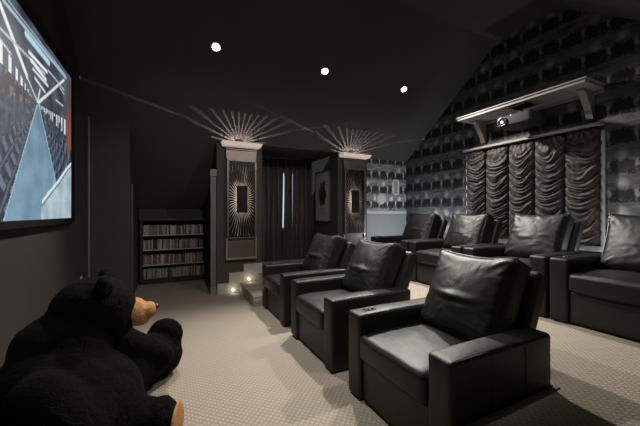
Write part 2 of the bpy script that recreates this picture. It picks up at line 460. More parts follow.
# fluted casing at the right side of the nook
def fluted(bm, xa, xb, y, z0, z1):
    add_box(bm, xa, xb, y, y + .05, z0, z1)
    w = (xb - xa)
    for k in range(4):
        c = xa + w * (.14 + .24 * k); add_box(bm, c - w * .06, c + w * .06, y - .012, y, z0 + .12, z1 - .02, bev=.004)
    add_box(bm, xa - .008, xb + .008, y - .02, y + .05, z0, z0 + .12, bev=.004)
bm = bmesh.new(); fluted(bm, .685, .775, 5.56, 0, 2.03)
add_box(bm, .675, .785, 5.535, 5.62, 2.03, 2.07, bev=.006); add_box(bm, .665, .779, 5.52, 5.62, 2.07, 2.11, bev=.006); add_box(bm, .68, .78, 5.53, 5.62, 2.11, 2.15, bev=.004)
struct('trim_5', bm, CASING, smooth=False)
bm = bmesh.new(); add_box(bm, -.49, -.455, 5.56, 5.62, 0, 1.85, bev=.005); struct('trim_6', bm, GREYTRIM, smooth=False)

# ------------------------------------------------------------------ projection screen
def build_screen():
    t = thing('projection_screen', 'large black-framed screen on the left wall showing a bluish hall with crowds', 'screen', (XL, 3.0, 1.29))
    y0, y1, z0, z1 = 1.59, 4.41, 1.345, 2.935
    t.location = (XL, (y0 + y1) / 2, z0)
    inv = -Vector(t.location)
    def fr(bm):
        for a, b_, c, d in ((y0 - .12, y0, z0 - .06, z1 + .11), (y1, y1 + .12, z0 - .06, z1 + .11), (y0, y1, z0 - .06, z0), (y0, y1, z1, z1 + .11)):
            add_box(bm, XL + .002, XL + .05, a, b_, c, d, bev=.004)
    f = part('frame', PLASTIC, t, fr, smooth=False); f.location = inv
    NX, NZ = 300, 170
    me = bpy.data.meshes.new('picture')
    X = XL + .042
    verts = [(X, y0 + (y1 - y0) * i / NX, z0 + (z1 - z0) * j / NZ) for j in range(NZ + 1) for i in range(NX + 1)]
    faces = [(j * (NX + 1) + i, j * (NX + 1) + i + 1, (j + 1) * (NX + 1) + i + 1, (j + 1) * (NX + 1) + i) for j in range(NZ) for i in range(NX)]
    me.from_pydata(verts, [], faces)
    rnd = random.Random(5)
    # the film picture is drawn in its own metres: s across (0..2.82), h up (0..1.59)
    W, H = y1 - y0, z1 - z0
    def seg(px, py, ax_, ay, bx, by):
        dx, dy = bx - ax_, by - ay; l2 = dx * dx + dy * dy
        k = max(0, min(1, ((px - ax_) * dx + (py - ay) * dy) / l2))
        return math.hypot(px - ax_ - k * dx, py - ay - k * dy), k
    # conversion of features read off the picture, given as (column,row) of the visible part
    al = math.atan(.5)
    def P(u, v):
        r = u - 320.0
        xd = r * cos(al) + 308 * sin(al); yd = -r * sin(al) + 308 * cos(al)
        k = X / xd
        return yd * k - y0, 1.4 + (213 - v) * k - z0
    VPs, VPh = P(37.5, 103.5)
    beams = [((0, 4), (27, 76), .030, (.62, .66, .66)), ((3, 0), (66, 78), .020, (.30, .42, .48)), ((8, 0), (66, 76), .012, (.22, .30, .36)),
             ((0, 28), (45, 74), .014, (.34, .40, .44)), ((0, 39), (11, 54), .012, (.38, .45, .5)), ((26, 34), (49, 63), .034, (.38, .55, .60)),
             ((29, 52), (47, 72), .020, (.62, .68, .68)), ((31, 60), (46, 80), .022, (.62, .68, .70)), ((33, 69), (48, 86), .016, (.55, .6, .62)),
             ((35, 78), (45, 92), .016, (.5, .55, .58)), ((38, 103), (64, 80), .018, (.55, .60, .62)), ((48, 70), (64, 90), .012, (.35, .40, .46)),
             ((40, 90), (37, 104), .014, (.55, .6, .6)), ((25, 72), (38, 103), .012, (.45, .5, .52)), ((20, 88), (38, 104), .010, (.40, .45, .5)),
             ((56, 100), (63, 106), .012, (.4, .45, .5)), ((60, 88), (64, 94), .012, (.35, .4, .46))]
    B = [(*P(*a), *P(*b), w, c) for a, b, w, c in beams]
    people = []
    for (u, v, rr) in ((3, 88, .085), (9, 84, .075), (19, 93, .06), (25, 97, .04), (-9, 82, .11), (-26, 78, .14), (-50, 75, .18), (48, 117, .045), (55, 121, .05), (60, 127, .05), (43, 113, .03)):
        s_, h_ = P(u, v); people.append((s_, h_, rr, rnd.random()))
    Pl = {k: P(*k) for k in ((37.5, 104), (3, 219), (24, 146), (60, 190))}
    cols = []
    gar = [P(41, 219), P(42, 200), (P(48, 192)), P(58, 180), P(66, 168), P(71, 162), P(71, 219)]
    def inside(poly, x, y):
        c = False; n = len(poly)
        for i in range(n):
            xa, ya = poly[i]; xb, yb = poly[i - 1]
            if (ya > y) != (yb > y) and x < (xb - xa) * (y - ya) / (yb - ya) + xa: c = not c
        return c
    aisle = [P(37, 104), P(3, 221), P(46, 221), P(57, 185), P(39, 104)]
    orange = [P(67, 80), P(66.3, 112), P(66, 135), P(67.5, 158), P(71, 150), P(71, 84), P(68, 78)]
    mixc = lambda a, b, k: tuple(x + (y - x) * k for x, y in zip(a, b))
    for j in range(NZ):
        for i in range(NX):
            s = (i + .5) / NX * W; h = (j + .5) / NZ * H
            n1 = noise.noise(Vector((s * 6, h * 6, 1.3))); n2 = noise.noise(Vector((s * 24, h * 24, 4.1)))
            ds, dh = s - VPs, h - VPh
            dist = math.hypot(ds, dh)
            if h > VPh + .00 * dist + abs(ds) * .10:          # ceiling of the hall
                c = mixc((.030, .034, .048), (.075, .085, .115), .5 + n1)
                wl = VPh + (-ds) * .42
                if ds < 0 and h < wl:                         # tall windows on the left
                    ph = math.log(max(.02, -ds)) * 4.2
                    k = (ph % 1.0)
                    c = (.55, .62, .60) if k < .38 else (.055, .065, .10)
                    if h > wl - .05 * -ds - .02: c = (.06, .07, .10)
                for (a, b_, c_, d_, w, col) in B:
                    dd, k = seg(s, h, a, b_, c_, d_)
                    if dd < w * .5: c = col
                    elif dd < w: c = mixc(col, c, (dd - w * .5) / (w * .5))
            else:
                ang = math.atan2(dh, ds)
                c = (.035, .045, .075)
                if ds > 0 and dh > -.09 * ds - .012 and h < VPh + .12 * ds:
                    c = (.5, .56, .6) if (math.log(max(.02, ds)) * 7) % 1 < .5 else (.05, .06, .09)
                else:
                    # rows of dark seats with pale desk tops, receding to the vanishing point
                    la = (ang if ds > 0 else (pi + ang if ang > 0 else -pi - ang))
                    lq = (-la if ds > 0 else -la) * 5.2 + .15 * n1; lane = math.floor(lq); lf = lq - lane
                    k = (math.log(max(.015, dist)) * 6.5 + lane * .37) % 1.0
                    c = (.016, .021, .038)
                    if .12 < lf < .80 and k < .40: c = mixc((.045, .065, .10), (.12, .17, .22), min(1, dist * .7 + .2 * n2))
                    elif lf > .88: c = (.07, .09, .13)
                    elif k > .72 and n2 > 0: c = (.04, .05, .08)
                    if n2 > .45 and dh > -.25: c = (.15, .13, .15)
            for (ps, ph_, rr, q) in people:
                dx, dy = (s - ps) / rr, (h - ph_) / rr
                if dx * dx + dy * dy < 1 + .5 * n1: c = (.030, .024, .028) if dy > -.05 or dx < .1 else (.13, .085, .085)
                elif -3.4 < dy < -.7 and abs(dx) < 1.25 + .1 * sin(dy * 3 + q * 6): c = mixc((.020, .026, .045), (.05, .07, .10), min(1, max(0, .5 + n2)))
            if inside(aisle, s, h):
                c = mixc((.085, .165, .235), (.15, .26, .35), min(1, max(0, .5 + n1 * .8 + (.35 - h))))
                e = min(seg(s, h, *aisle[0], *aisle[1])[0], seg(s, h, *aisle[4], *aisle[3])[0])
                if e < .014: c = (.27, .38, .46)
            if inside(gar, s, h):
                e = min(seg(s, h, *gar[q], *gar[q + 1])[0] for q in range(1, 5))
                c = (.52, .60, .63) if e < .035 else ((.10, .14, .18) if e < .055 else mixc((.22, .30, .36), (.36, .44, .48), .5 + n1))
            if inside(orange, s, h):
                kk = min(1, max(0, (h - 1.0) / .3)); c = mixc((.17, .065, .045), (.07, .055, .055), kk)
            c = tuple(max(0, x * (1 + .1 * n2)) for x in c)
            cols.append(c)
    att = me.color_attributes.new('Col', 'FLOAT_COLOR', 'CORNER')
    flat = []
    for c in cols: flat += [*c, 1] * 4
    att.data.foreach_set('color', flat)
    m, nt, b = new_mat('film_picture')
    a = node(nt, 'ShaderNodeVertexColor'); a.layer_name = 'Col'
    b.inputs['Base Color'].default_value = (.02, .02, .02, 1); b.inputs['Roughness'].default_value = .6
    lnk(nt, a.outputs[0], b.inputs['Emission Color']); b.inputs['Emission Strength'].default_value = 1.0
    me.materials.append(m)
    o = bpy.data.objects.new('picture', me); C.objects.link(o); o.parent = t; o.location = inv
build_screen()

# ------------------------------------------------------------------ recliners
def recliner(name, label, group, x, y, z, w, seed, back_tilt=24):
    dim = 1.0 if z < .1 else .35
    rnd = random.Random(seed)
    t = thing(name, label, 'chair', (x, y, z), group)
    AW = .165; D = .90; H = .64; hw = w / 2
    part('base', SHADOWGAP, t, lambda bm: (add_box(bm, .06, .86, -hw + AW - .01, hw - AW + .01, .02, .33), add_box(bm, .05, .85, -hw + .03, hw - .03, 0, .03)), smooth=False)
    iw = w - 2 * AW
    def panel(bm): softbox(bm, (.06, iw - .008, .30), .014, (1, 8, 6), (.010, 0, 0), None, None, (.055, 0, .175))
    part('footrest', LEATHER2, t, panel)
    sd = rnd.random() * 20
    def seat_disp(p, n, w3):
        q = Vector((p.x * 5, p.y * 5, sd))
        k = .006 * noise.noise(q * 1.2) + .004 * noise.noise(q * 3)
        p.z += n.z * k
        if n.x < -.2: p.x += -.012 * (1 - w3[1] ** 2)
        return p
    part('seat_cushion', LEATHER, t, lambda bm: (softbox(bm, (.66, iw - .006, .175), .038, (14, 14, 4), (0, 0, .035), seat_disp, None, (.315, 0, .415)),
         add_tube(bm, [(-.012 + .002, yy * (iw / 2 - .03), .475) for yy in [i / 6 - 1 for i in range(13)]], .0035)))
    for s in (1, -1):
        yc = s * (hw - AW / 2)
        def arm_disp(p, n, w3):
            q = Vector((p.x * 4, p.y * 4 + sd, p.z * 4))
            k = .0035 * noise.noise(q) + .002 * noise.noise(q * 3.1)
            return p + n * k
        a = part('armrest', LEATHER, t, lambda bm: softbox(bm, (D, AW, H - .012), .022, (20, 4, 14), (.004, .006, .007), arm_disp, None, (D / 2, yc, H / 2 + .006)))
        def seams(bm):
            f = .004; y0, y1 = yc - AW / 2 + .012, yc + AW / 2 - .012; z1 = H - .012
            for yy in (y0, y1):
                add_tube(bm, [(.008, yy - math.copysign(.004, yc - yy), .02), (.006, yy, .3), (.008, yy, z1 - .01), (.02, yy, z1 + .006), (.2, yy, z1 + .0095), (D - .03, yy, z1 + .008), (D - .006, yy, z1 - .02)], .0032)
            yo = yc + s * (AW / 2 + .004)
            for xx in (.30, .62):
                add_tube(bm, [(xx, yo - s * .003, .03), (xx + .004, yo, .2), (xx, yo + s * .001, .4), (xx, yo - s * .002, H - .03)], .0028)
        part('piping', PIPING, a, seams)
        if s > 0:
            def plate(bm):
                add_box(bm, .10, .20, yc - .025, yc + .025, H + .003, H + .010, bev=.003)
            p_ = part('control_panel', PLASTIC, a, plate)
            def btn(bm):
                for xx in (.128, .172): add_cyl(bm, (xx, yc, H + .008), (xx, yc, H + .018), .015, 16, .012)
            part('button', BUTTON, a, btn)
    th = math.radians(back_tilt)
    # backrest shell
    M = Matrix.Translation((.755, 0, .33)) @ Matrix.Rotation(th, 4, 'Y')
    part('backrest', LEATHER2, t, lambda bm: softbox(bm, (.13, .74, .76), .035, (3, 12, 12), (.012, 0, 0), None, M, (.03, 0, .34)))
    # loose pillow with pulled corners and creases
    pw, ph, pd = .67, .64, .20
    creases = [(rnd.uniform(-.9, .9), rnd.uniform(-.9, .9), rnd.uniform(-.5, .5) + (pi / 2 if rnd.random() < .4 else 0), rnd.uniform(.12, .3), rnd.uniform(.4, 1)) for _ in range(16)]
    corner = [(1, 1), (1, -1), (-1, 1), (-1, -1)]
    dy0 = rnd.uniform(-.1, .1)
    def pil(p, n, w3):
        u, v = w3[1], w3[2]
        pinch = 1 - .05 * (1 - v * v); p.y *= pinch
        p.z *= 1 - .045 * (1 - u * u)
        k = 0
        for (cu, cv, a, L, am) in creases:
            du, dv = u - cu, v - cv
            al = du * cos(a) + dv * sin(a); pe = -du * sin(a) + dv * cos(a)
            k += am * .0065 * (exp(-(pe / .055) ** 2) - .8 * exp(-((pe - .09) / .07) ** 2)) * exp(-(al / L) ** 2)
        # folds running in from the corners
        for (cu, cv) in corner:
            du, dv = cu - u, cv - v; r = math.hypot(du, dv); ang = math.atan2(dv, du)
            k += .010 * sin(ang * 11 + sd + cu) * exp(-((r - .28) / .26) ** 2)
        # side gathers
        k += .004 * sin(v * 22 + 2 * sin(u * 4 + sd)) * max(0, abs(u) - .55) / .45
        k += .010 * noise.noise(Vector((u * 1.7 + sd, v * 1.7, 3)))
        # dimple and smile-shaped crease at mid height
        k -= dim * .026 * exp(-((u - dy0) / .50) ** 2 - ((v + .18 - .10 * u * u) / .10) ** 2)
        k += dim * .006 * exp(-((u - dy0) / .55) ** 2 - ((v + .36 - .10 * u * u) / .12) ** 2)
        if abs(n.x) > .3: p.x += math.copysign(k, n.x)
        sag = .03 * (1 - v) * .5
        p.x -= sag * (1 - u * u)
        # settle the pillow down a little in the middle of its top
        if v > 0: p.z += .012 * v * abs(u) ** 3 - .012 * (1 - u * u) * v
        return p
    MP = Matrix.Translation((.635, 0, .47)) @ Matrix.Rotation(th, 4, 'Y')
    pc = part('back_cushion', LEATHER, t, lambda bm: softbox(bm, (pd, pw, ph), .055, (4, 34, 34), (.068, .01, .012), pil, MP, (0.015, 0, ph / 2 + .015)), angle=60)
    def pp(bm):
        for sx_ in (-1, 1):
            pts = []
            for i in range(80):
                a = i / 80 * 4; sde = int(a); f = (a - sde) * 2 - 1
                u, v = [(f, -1), (1, f), (-f, 1), (-1, -f)][sde]
                yy = u * (pw / 2 - .012) * (1 - .05 * (1 - v * v)); zz = v * (ph / 2 - .012) * (1 - .045 * (1 - u * u))
                if v > 0: zz += .012 * v * abs(u) ** 3 - .012 * (1 - u * u) * v
                pts.append(MP @ Vector((.015 + sx_ * (pd / 2 - .016), yy, zz + ph / 2 + .015)))
            add_tube(bm, pts, .0045, True)
    part('piping', PIPING, pc, pp)
    return t

G1 = 'front row recliners'; G2 = 'rear row recliners'
recliner('recliner', 'black leather recliner in the front row, the nearest and largest one', G1, 1.28, 1.578, 0, .985, 11)
recliner('recliner', 'black leather recliner in the middle of the front row of three', G1, 1.28, 2.82, 0, .98, 12)
recliner('recliner', 'black leather recliner of the front row standing beside the small stair', G1, 1.285, 4.03, 0, .945, 13)
recliner('recliner', 'black leather recliner of the rear row cut off by the right picture edge', G2, 3.52, 1.28, PLAT, 1.0, 14)
recliner('recliner', 'black leather recliner of the rear row, standing fully in front of the brown shade', G2, 3.52, 2.31, PLAT, 1.0, 15)
recliner('recliner', 'black leather rear row recliner standing at the left edge of the brown shade', G2, 3.52, 3.34, PLAT, 1.0, 16)
recliner('recliner', 'black leather recliner of the rear row closest to the grey panelled far wall', G2, 3.52, 4.37, PLAT, 1.0, 17)

# ------------------------------------------------------------------ bookcase with disc cases
def bookcase():
    t = thing('bookcase', 'low black bookcase with grey-edged shelves in the nook, full of disc cases', 'bookcase', (0, 0, 0))
    X0, X1, Y0, Y1 = -.45, .777, 6.90, 7.18
    part('cabinet', DARKWOOD, t, lambda bm: (add_box(bm, X0, X0 + .05, Y0, Y1, 0, 1.30), add_box(bm, X1 - .05, X1, Y0, Y1, 0, 1.30),
        add_box(bm, X0 - .015, X1, Y0 - .015, Y1, 1.245, 1.31, bev=.006), add_box(bm, X0 + .05, X1 - .05, Y1 - .015, Y1, 0, 1.25), add_box(bm, X0 + .05, X1 - .05, Y0 + .005, Y1, 0, .10)), smooth=False)
    zs = [.375, .675, .965]
    for z in zs:
        part('shelf', SHELFEDGE, t, lambda bm: add_box(bm, X0 + .05, X1 - .05, Y0 + .012, Y1 - .015, z - .02, z, bev=.002), smooth=False)
    rnd = random.Random(3)
    cols = [('dark red', (.22, .05, .045)), ('black', (.02, .02, .022)), ('charcoal', (.08, .08, .085)), ('pale grey', (.48, .46, .44)), ('brown', (.14, .09, .06)),
            ('dusky pink', (.36, .22, .21)), ('dull green', (.12, .17, .12)), ('slate blue', (.13, .16, .22)), ('tan', (.38, .29, .20)), ('mid grey', (.25, .24, .23))]
    mats = []
    for nme, c in cols:
        m, nt, b = new_mat('case_' + nme.replace(' ', '_'))
        v = tex_coord(nt, 'Object', (90, 1, 26))
        nz = node(nt, 'ShaderNodeTexNoise'); nz.inputs['Scale'].default_value = 1; nz.inputs['Detail'].default_value = 1
        oi = node(nt, 'ShaderNodeObjectInfo'); ad = node(nt, 'ShaderNodeVectorMath', operation='ADD')
        cb = node(nt, 'ShaderNodeCombineXYZ'); lnk(nt, mathn(nt, 'MULTIPLY', oi.outputs['Random'], 90), cb.inputs[1])
        lnk(nt, v, ad.inputs[0]); lnk(nt, cb.outputs[0], ad.inputs[1]); lnk(nt, ad.outputs[0], nz.inputs['Vector'])
        f = mathn(nt, 'MULTIPLY', mathn(nt, 'SUBTRACT', nz.outputs[0], .52), 9, clamp=True)
        lnk(nt, mix_col(nt, f, c, tuple(min(.5, x * 1.8 + .07) for x in c)), b.inputs['Base Color']); b.inputs['Roughness'].default_value = .35
        mats.append(m)
    protos = {}
    bottoms = [.10] + zs
    names = ['bottom shelf', 'third shelf down', 'second shelf down', 'top shelf']
    ordn = ['', 'one', 'two', 'three', 'four', 'five', 'six', 'seven', 'eight', 'nine', 'ten', 'eleven', 'twelve', 'thirteen', 'fourteen', 'fifteen', 'sixteen',
            'seventeen', 'eighteen', 'nineteen', 'twenty', 'twenty-one', 'twenty-two', 'twenty-three', 'twenty-four', 'twenty-five']
    for si, zb in enumerate(bottoms):
        x = X0 + .053; row = []
        while True:
            wd = rnd.choice((.015, .015, .022, .026, .026, .030))
            if x + wd > X1 - .053: break
            row.append((x, wd)); x += wd + .0012
        n = len(row)
        for i, (x, wd) in enumerate(row):
            ci = rnd.choices(range(len(cols)), (4, 6, 4, 5, 3, 4, 2, 2, 3, 5))[0]
            hgt = rnd.choice((.19, .19, .19, .17, .196))
            key = (wd, hgt, ci)
            if key not in protos:
                bm = bmesh.new(); add_box(bm, -wd / 2, wd / 2, 0, .135, 0, hgt, bev=.0015, seg=1)
                me = bpy.data.meshes.new('disc_case'); bmesh.ops.recalc_face_normals(bm, faces=bm.faces[:]); bm.to_mesh(me); bm.free(); me.materials.append(mats[ci]); protos[key] = me
            o = bpy.data.objects.new('disc_case', protos[key]); C.objects.link(o)
            o.location = (x + wd / 2, Y0 + .03 + rnd.uniform(0, .012), zb + .001)
            l, r = i, n - 1 - i
            if l == 0: where = 'at the left end of'
            elif r == 0: where = 'at the right end of'
            elif l <= r: where = f'{ordn[l]} in from the left end of'
            else: where = f'{ordn[r]} in from the right end of'
            tag(o, f'{cols[ci][0]} disc case {where} the {names[si]}', 'disc case', 'disc cases on the ' + names[si])
bookcase()

# ------------------------------------------------------------------ wall lights on the columns
def wall_light(cx, label):
    t = thing('wall_light', label, 'wall light', (cx, CW, .5), 'wall lights on the columns')
    inv = Vector((-cx, -CW, -.5))
    hw = .255; yb, yf = CW - .002, CW - .11
    zc, hz, gw = 1.64, .66, .225
    def P_(name, mat, fn, par=t, **kw):
        o = part(name, mat, par, fn, **kw)
        if par is t: o.location = inv
        return o
    P_('housing', SATIN_D, lambda bm: (add_box(bm, cx - hw, cx - gw, yf, yb, zc - hz, zc + hz), add_box(bm, cx + gw, cx + hw, yf, yb, zc - hz, zc + hz),
        add_box(bm, cx - gw, cx + gw, yf, yb, zc - hz - .02, zc - hz), add_box(bm, cx - gw, cx + gw, yf, yb, zc + hz, zc + hz + .02)), smooth=False)
    P_('backing', BACKING, lambda bm: add_box(bm, cx - gw, cx + gw, yb - .008, yb, zc - hz, zc + hz), smooth=False)
    # pierced front plate: wedges of metal between narrow rays, cut all around the centre block
    bw, bh = .092, .235
    def plate(bm):
        N = 46
        def edge(a, w_, h_):
            c, s = cos(a), sin(a); k = min(w_ / abs(c) if abs(c) > 1e-6 else 1e9, h_ / abs(s) if abs(s) > 1e-6 else 1e9)
            return c * k, s * k
        # angles are spread so the rays are even along the outer rectangle
        per = []
        for i in range(N):
            f = i / N * 4; s_ = int(f); q = f - s_
            per.append([(gw, -hz + 2 * hz * q), (gw - 2 * gw * q, hz), (-gw, hz - 2 * hz * q), (-gw + 2 * gw * q, -hz)][s_])
        angs = sorted(math.atan2(p[1] * .62, p[0]) % (2 * pi) for p in per)
        angs = [2 * pi * i / N for i in range(N)]
        # warp angle so vertical directions get more rays
        def wp(a):
            return math.atan2(sin(a) * 1.75, cos(a))
        A = [wp(2 * pi * i / N) % (2 * pi) for i in range(N)]; A.sort()
        for i in range(N):
            a0, a1 = A[i], A[(i + 1) % N] + (2 * pi if i == N - 1 else 0)
            d = a1 - a0; g = .10
            s0, s1 = a0 + d * g, a1 - d * g
            g2 = .26                                      # metal narrower near centre => slot widens inward a touch
            i0, i1 = a0 + d * g2, a1 - d * g2
            pi0, pi1 = edge(i0, bw, bh), edge(i1, bw, bh); po0, po1 = edge(s0, gw, hz), edge(s1, gw, hz)
            pts = [pi0, po0]
            for (kx, kz) in ((gw, hz), (-gw, hz), (-gw, -hz), (gw, -hz)):
                ca = math.atan2(kz, kx) % (2 * pi)
                for cc in (ca, ca + 2 * pi):
                    if s0 < cc < s1: pts.append((kx, kz))
            pts += [po1, pi1]
            add_prism(bm, [(cx + p[0], yf + .004, zc + p[1]) for p in pts], (0, .006, 0))
        # two thin collars hold the wedges together
        for k in (.97,):
            for a, b_, c, d in ((-gw, gw, hz * k, hz), (-gw, gw, -hz, -hz * k), (-gw, -gw * .96, -hz, hz), (gw * .96, gw, -hz, hz)):
                add_box(bm, cx + a, cx + b_, yf + .003, yf + .011, zc + c, zc + d)
    P_('pierced_plate', BRONZE, plate, smooth=False)
    P_('centre_block', BRONZE, lambda bm: add_box(bm, cx - bw, cx + bw, yf - .012, yf + .012, zc - bh, zc + bh, bev=.004), smooth=False)
    P_('upper_panel', SATIN_D, lambda bm: (add_prism(bm, [(cx - hw, yb, zc + hz + .02), (cx + hw, yb, zc + hz + .02), (cx + hw + .01, yb, 2.50), (cx - hw - .01, yb, 2.50)], (0, -.07, 0)),
        add_box(bm, cx - hw - .015, cx + hw + .015, yf + .01, yb, 2.50, 2.515)), smooth=False)
    P_('lower_panel', SATIN_D, lambda bm: (add_box(bm, cx - hw + .02, cx + hw - .02, yb - .05, yb, .62, zc - hz - .02),
        ), smooth=False)
    P_('lower_frame', SATIN, lambda bm: (add_box(bm, cx - hw - .01, cx - hw + .012, yb - .08, yb, .61, zc - hz), add_box(bm, cx + hw - .012, cx + hw + .01, yb - .08, yb, .61, zc - hz),
        add_box(bm, cx - hw - .01, cx + hw + .01, yb - .085, yb, .59, .62)), smooth=False)
    ld = bpy.data.lights.new('sconce_lamp', 'AREA'); ld.shape = 'RECTANGLE'; ld.size = .16; ld.size_y = .42; ld.energy = SCE; ld.color = (1, .86, .76)
    lo = bpy.data.objects.new('sconce_lamp', ld); C.objects.link(lo); lo.parent = t
    lo.location = Vector((cx, yf + .016, zc)) + inv; lo.rotation_euler = (pi / 2, 0, 0)
    # area lights shine along local -Z: turn it to face +Y (the backing)
    lo.rotation_euler = (pi / 2, 0, 0)
    # crown: flared box holding an up-light under a slotted lid
    za, zb = 2.565, 2.622
    xa, xb = cx - .345, cx + .345
    yq = CW - .20
    def crown(bm):
        th = .008
        fr = [(xa + .025, yq + .025, za), (xb - .025, yq + .025, za), (xb, yq, zb), (xa, yq, zb)]
        add_prism(bm, fr, (0, th, 0))
        add_prism(bm, [(xa + .025, yq + .025, za), (xa, yq, zb), (xa, CW, zb), (xa + .025, CW, za)], (th, 0, 0))
        add_prism(bm, [(xb - .025, yq + .025, za), (xb, yq, zb), (xb, CW, zb), (xb - .025, CW, za)], (-th, 0, 0))
        add_box(bm, xa + .025, xb - .025, yq + .025, CW, za - .008, za)
    P_('crown', CROWN_GLOW, crown, smooth=False)
    L = Vector((cx, 5.69, 2.50))
    def lid(bm):
        zl = 2.655
        x_a, x_b, y_a, y_b = cx - .34, cx + .34, CW + .014, 5.712
        for q in ((x_a, x_b, y_a, y_a + .005), (x_a, x_b, y_b - .005, y_b), (x_a, x_a + .005, y_a, y_b), (x_b - .005, x_b, y_a, y_b)):
            add_box(bm, *q, 2.441, zl + .0005)
        def hit(a):
            c, s = cos(a), sin(a); ks = []
            if c > 1e-6: ks.append((x_b - L.x) / c)
            if c < -1e-6: ks.append((x_a - L.x) / c)
            if s > 1e-6: ks.append((y_b - L.y) / s)
            if s < -1e-6: ks.append((y_a - L.y) / s)
            return min(ks)
        cs = [(x_b, y_b), (x_a, y_b), (x_a, y_a), (x_b, y_a)]
        def sector(a0, a1, r_in, r_out):
            K = max(1, int((a1 - a0) / .2) + 1)
            ins = [(L.x + cos(a0 + (a1 - a0) * q / K) * r_in, L.y + sin(a0 + (a1 - a0) * q / K) * r_in) for q in range(K + 1)]
            if r_out:
                out = [(L.x + cos(a0 + (a1 - a0) * q / K) * r_out, L.y + sin(a0 + (a1 - a0) * q / K) * r_out) for q in range(K + 1)]
            else:
                o_ = [(a0, (L.x + cos(a0) * hit(a0), L.y + sin(a0) * hit(a0)))]
                for p in cs:
                    ca = math.atan2(p[1] - L.y, p[0] - L.x)
                    for cc in (ca - 2 * pi, ca, ca + 2 * pi):
                        if a0 < cc < a1: o_.append((cc, p))
                o_.append((a1, (L.x + cos(a1) * hit(a1), L.y + sin(a1) * hit(a1))))
                o_.sort(key=lambda q: q[0]); out = [p for _, p in o_]
            add_prism(bm, [(p[0], p[1], zl) for p in ins + out[::-1]], (0, 0, .0015))
        rd = math.radians
        hl = zl - L.z; hc = roof(L.y) - L.z
        dirs = [(-172 + 164 * i / 14, 1.9 if 0 < i < 14 else 1.2) for i in range(15)]
        for i, (a, h_) in enumerate(dirs):
            b_, k = dirs[(i + 1) % 15]
            sector(rd(a + h_), rd(b_ - k) + (2 * pi if i == 14 else 0), .0008, None)
            sn = abs(sin(rd(a)))
            r_in = hl / (hc / .09 + SLA * sn); r_out = hl / (hc / (1.0 + .3 * abs(cos(rd(a)))) + SLA * sn)
            sector(rd(a - h_), rd(a + h_), .0008, r_in)
            if r_out < hit(rd(a)) - .012: 
                sector(rd(a - h_), rd(a + h_), r_out, None)
        add_cyl(bm, (L.x, L.y, zl - .0005), (L.x, L.y, zl + .002), .002, 12)
    P_('slotted_lid', SATIN_D, lid, smooth=False)
    # two beam lamps added on the crown to draw long streaks along the slope
    for sg in (-1, 1):
        S = Vector((cx + sg * .33, 5.475, roof(5.475) - .052)); Tg = Vector((cx + sg * 1.45, 5.22, roof(5.22) - .0))
        bm = bmesh.new(); dr = (Tg - S).normalized()
        add_cyl(bm, S - dr * .05, S - dr * .004, .012, 12, .014); add_cyl(bm, (S.x - sg * .03, S.y, 2.60), (S.x - sg * .03, S.y, S.z - .01), .005, 8)
        q = obj('added_beam_lamp', bm, PLASTIC, t); q.location = inv
        bd = bpy.data.lights.new('beam', 'SPOT'); bd.energy = BME; bd.spot_size = math.radians(3.0); bd.spot_blend = .5; bd.shadow_soft_size = .002; bd.color = (1, .80, .72)
        bo = bpy.data.objects.new('beam', bd); C.objects.link(bo); bo.parent = t; bo.location = S + inv
        bo.rotation_euler = Vector((0, 0, -1)).rotation_difference(dr).to_euler()
    pd = bpy.data.lights.new('uplight', 'POINT'); pd.energy = UPE; pd.shadow_soft_size = .0002; pd.color = (1, .80, .72)
    po = bpy.data.objects.new('uplight', pd); C.objects.link(po); po.parent = t; po.location = L + inv
SCE, UPE, BME = .6, 45, 190
wall_light(1.19, 'tall pierced metal wall light with starburst rays on the column beside the bookcase nook')
wall_light(3.54, 'tall pierced metal wall light with starburst rays on the column beside the wallpapered far wall')

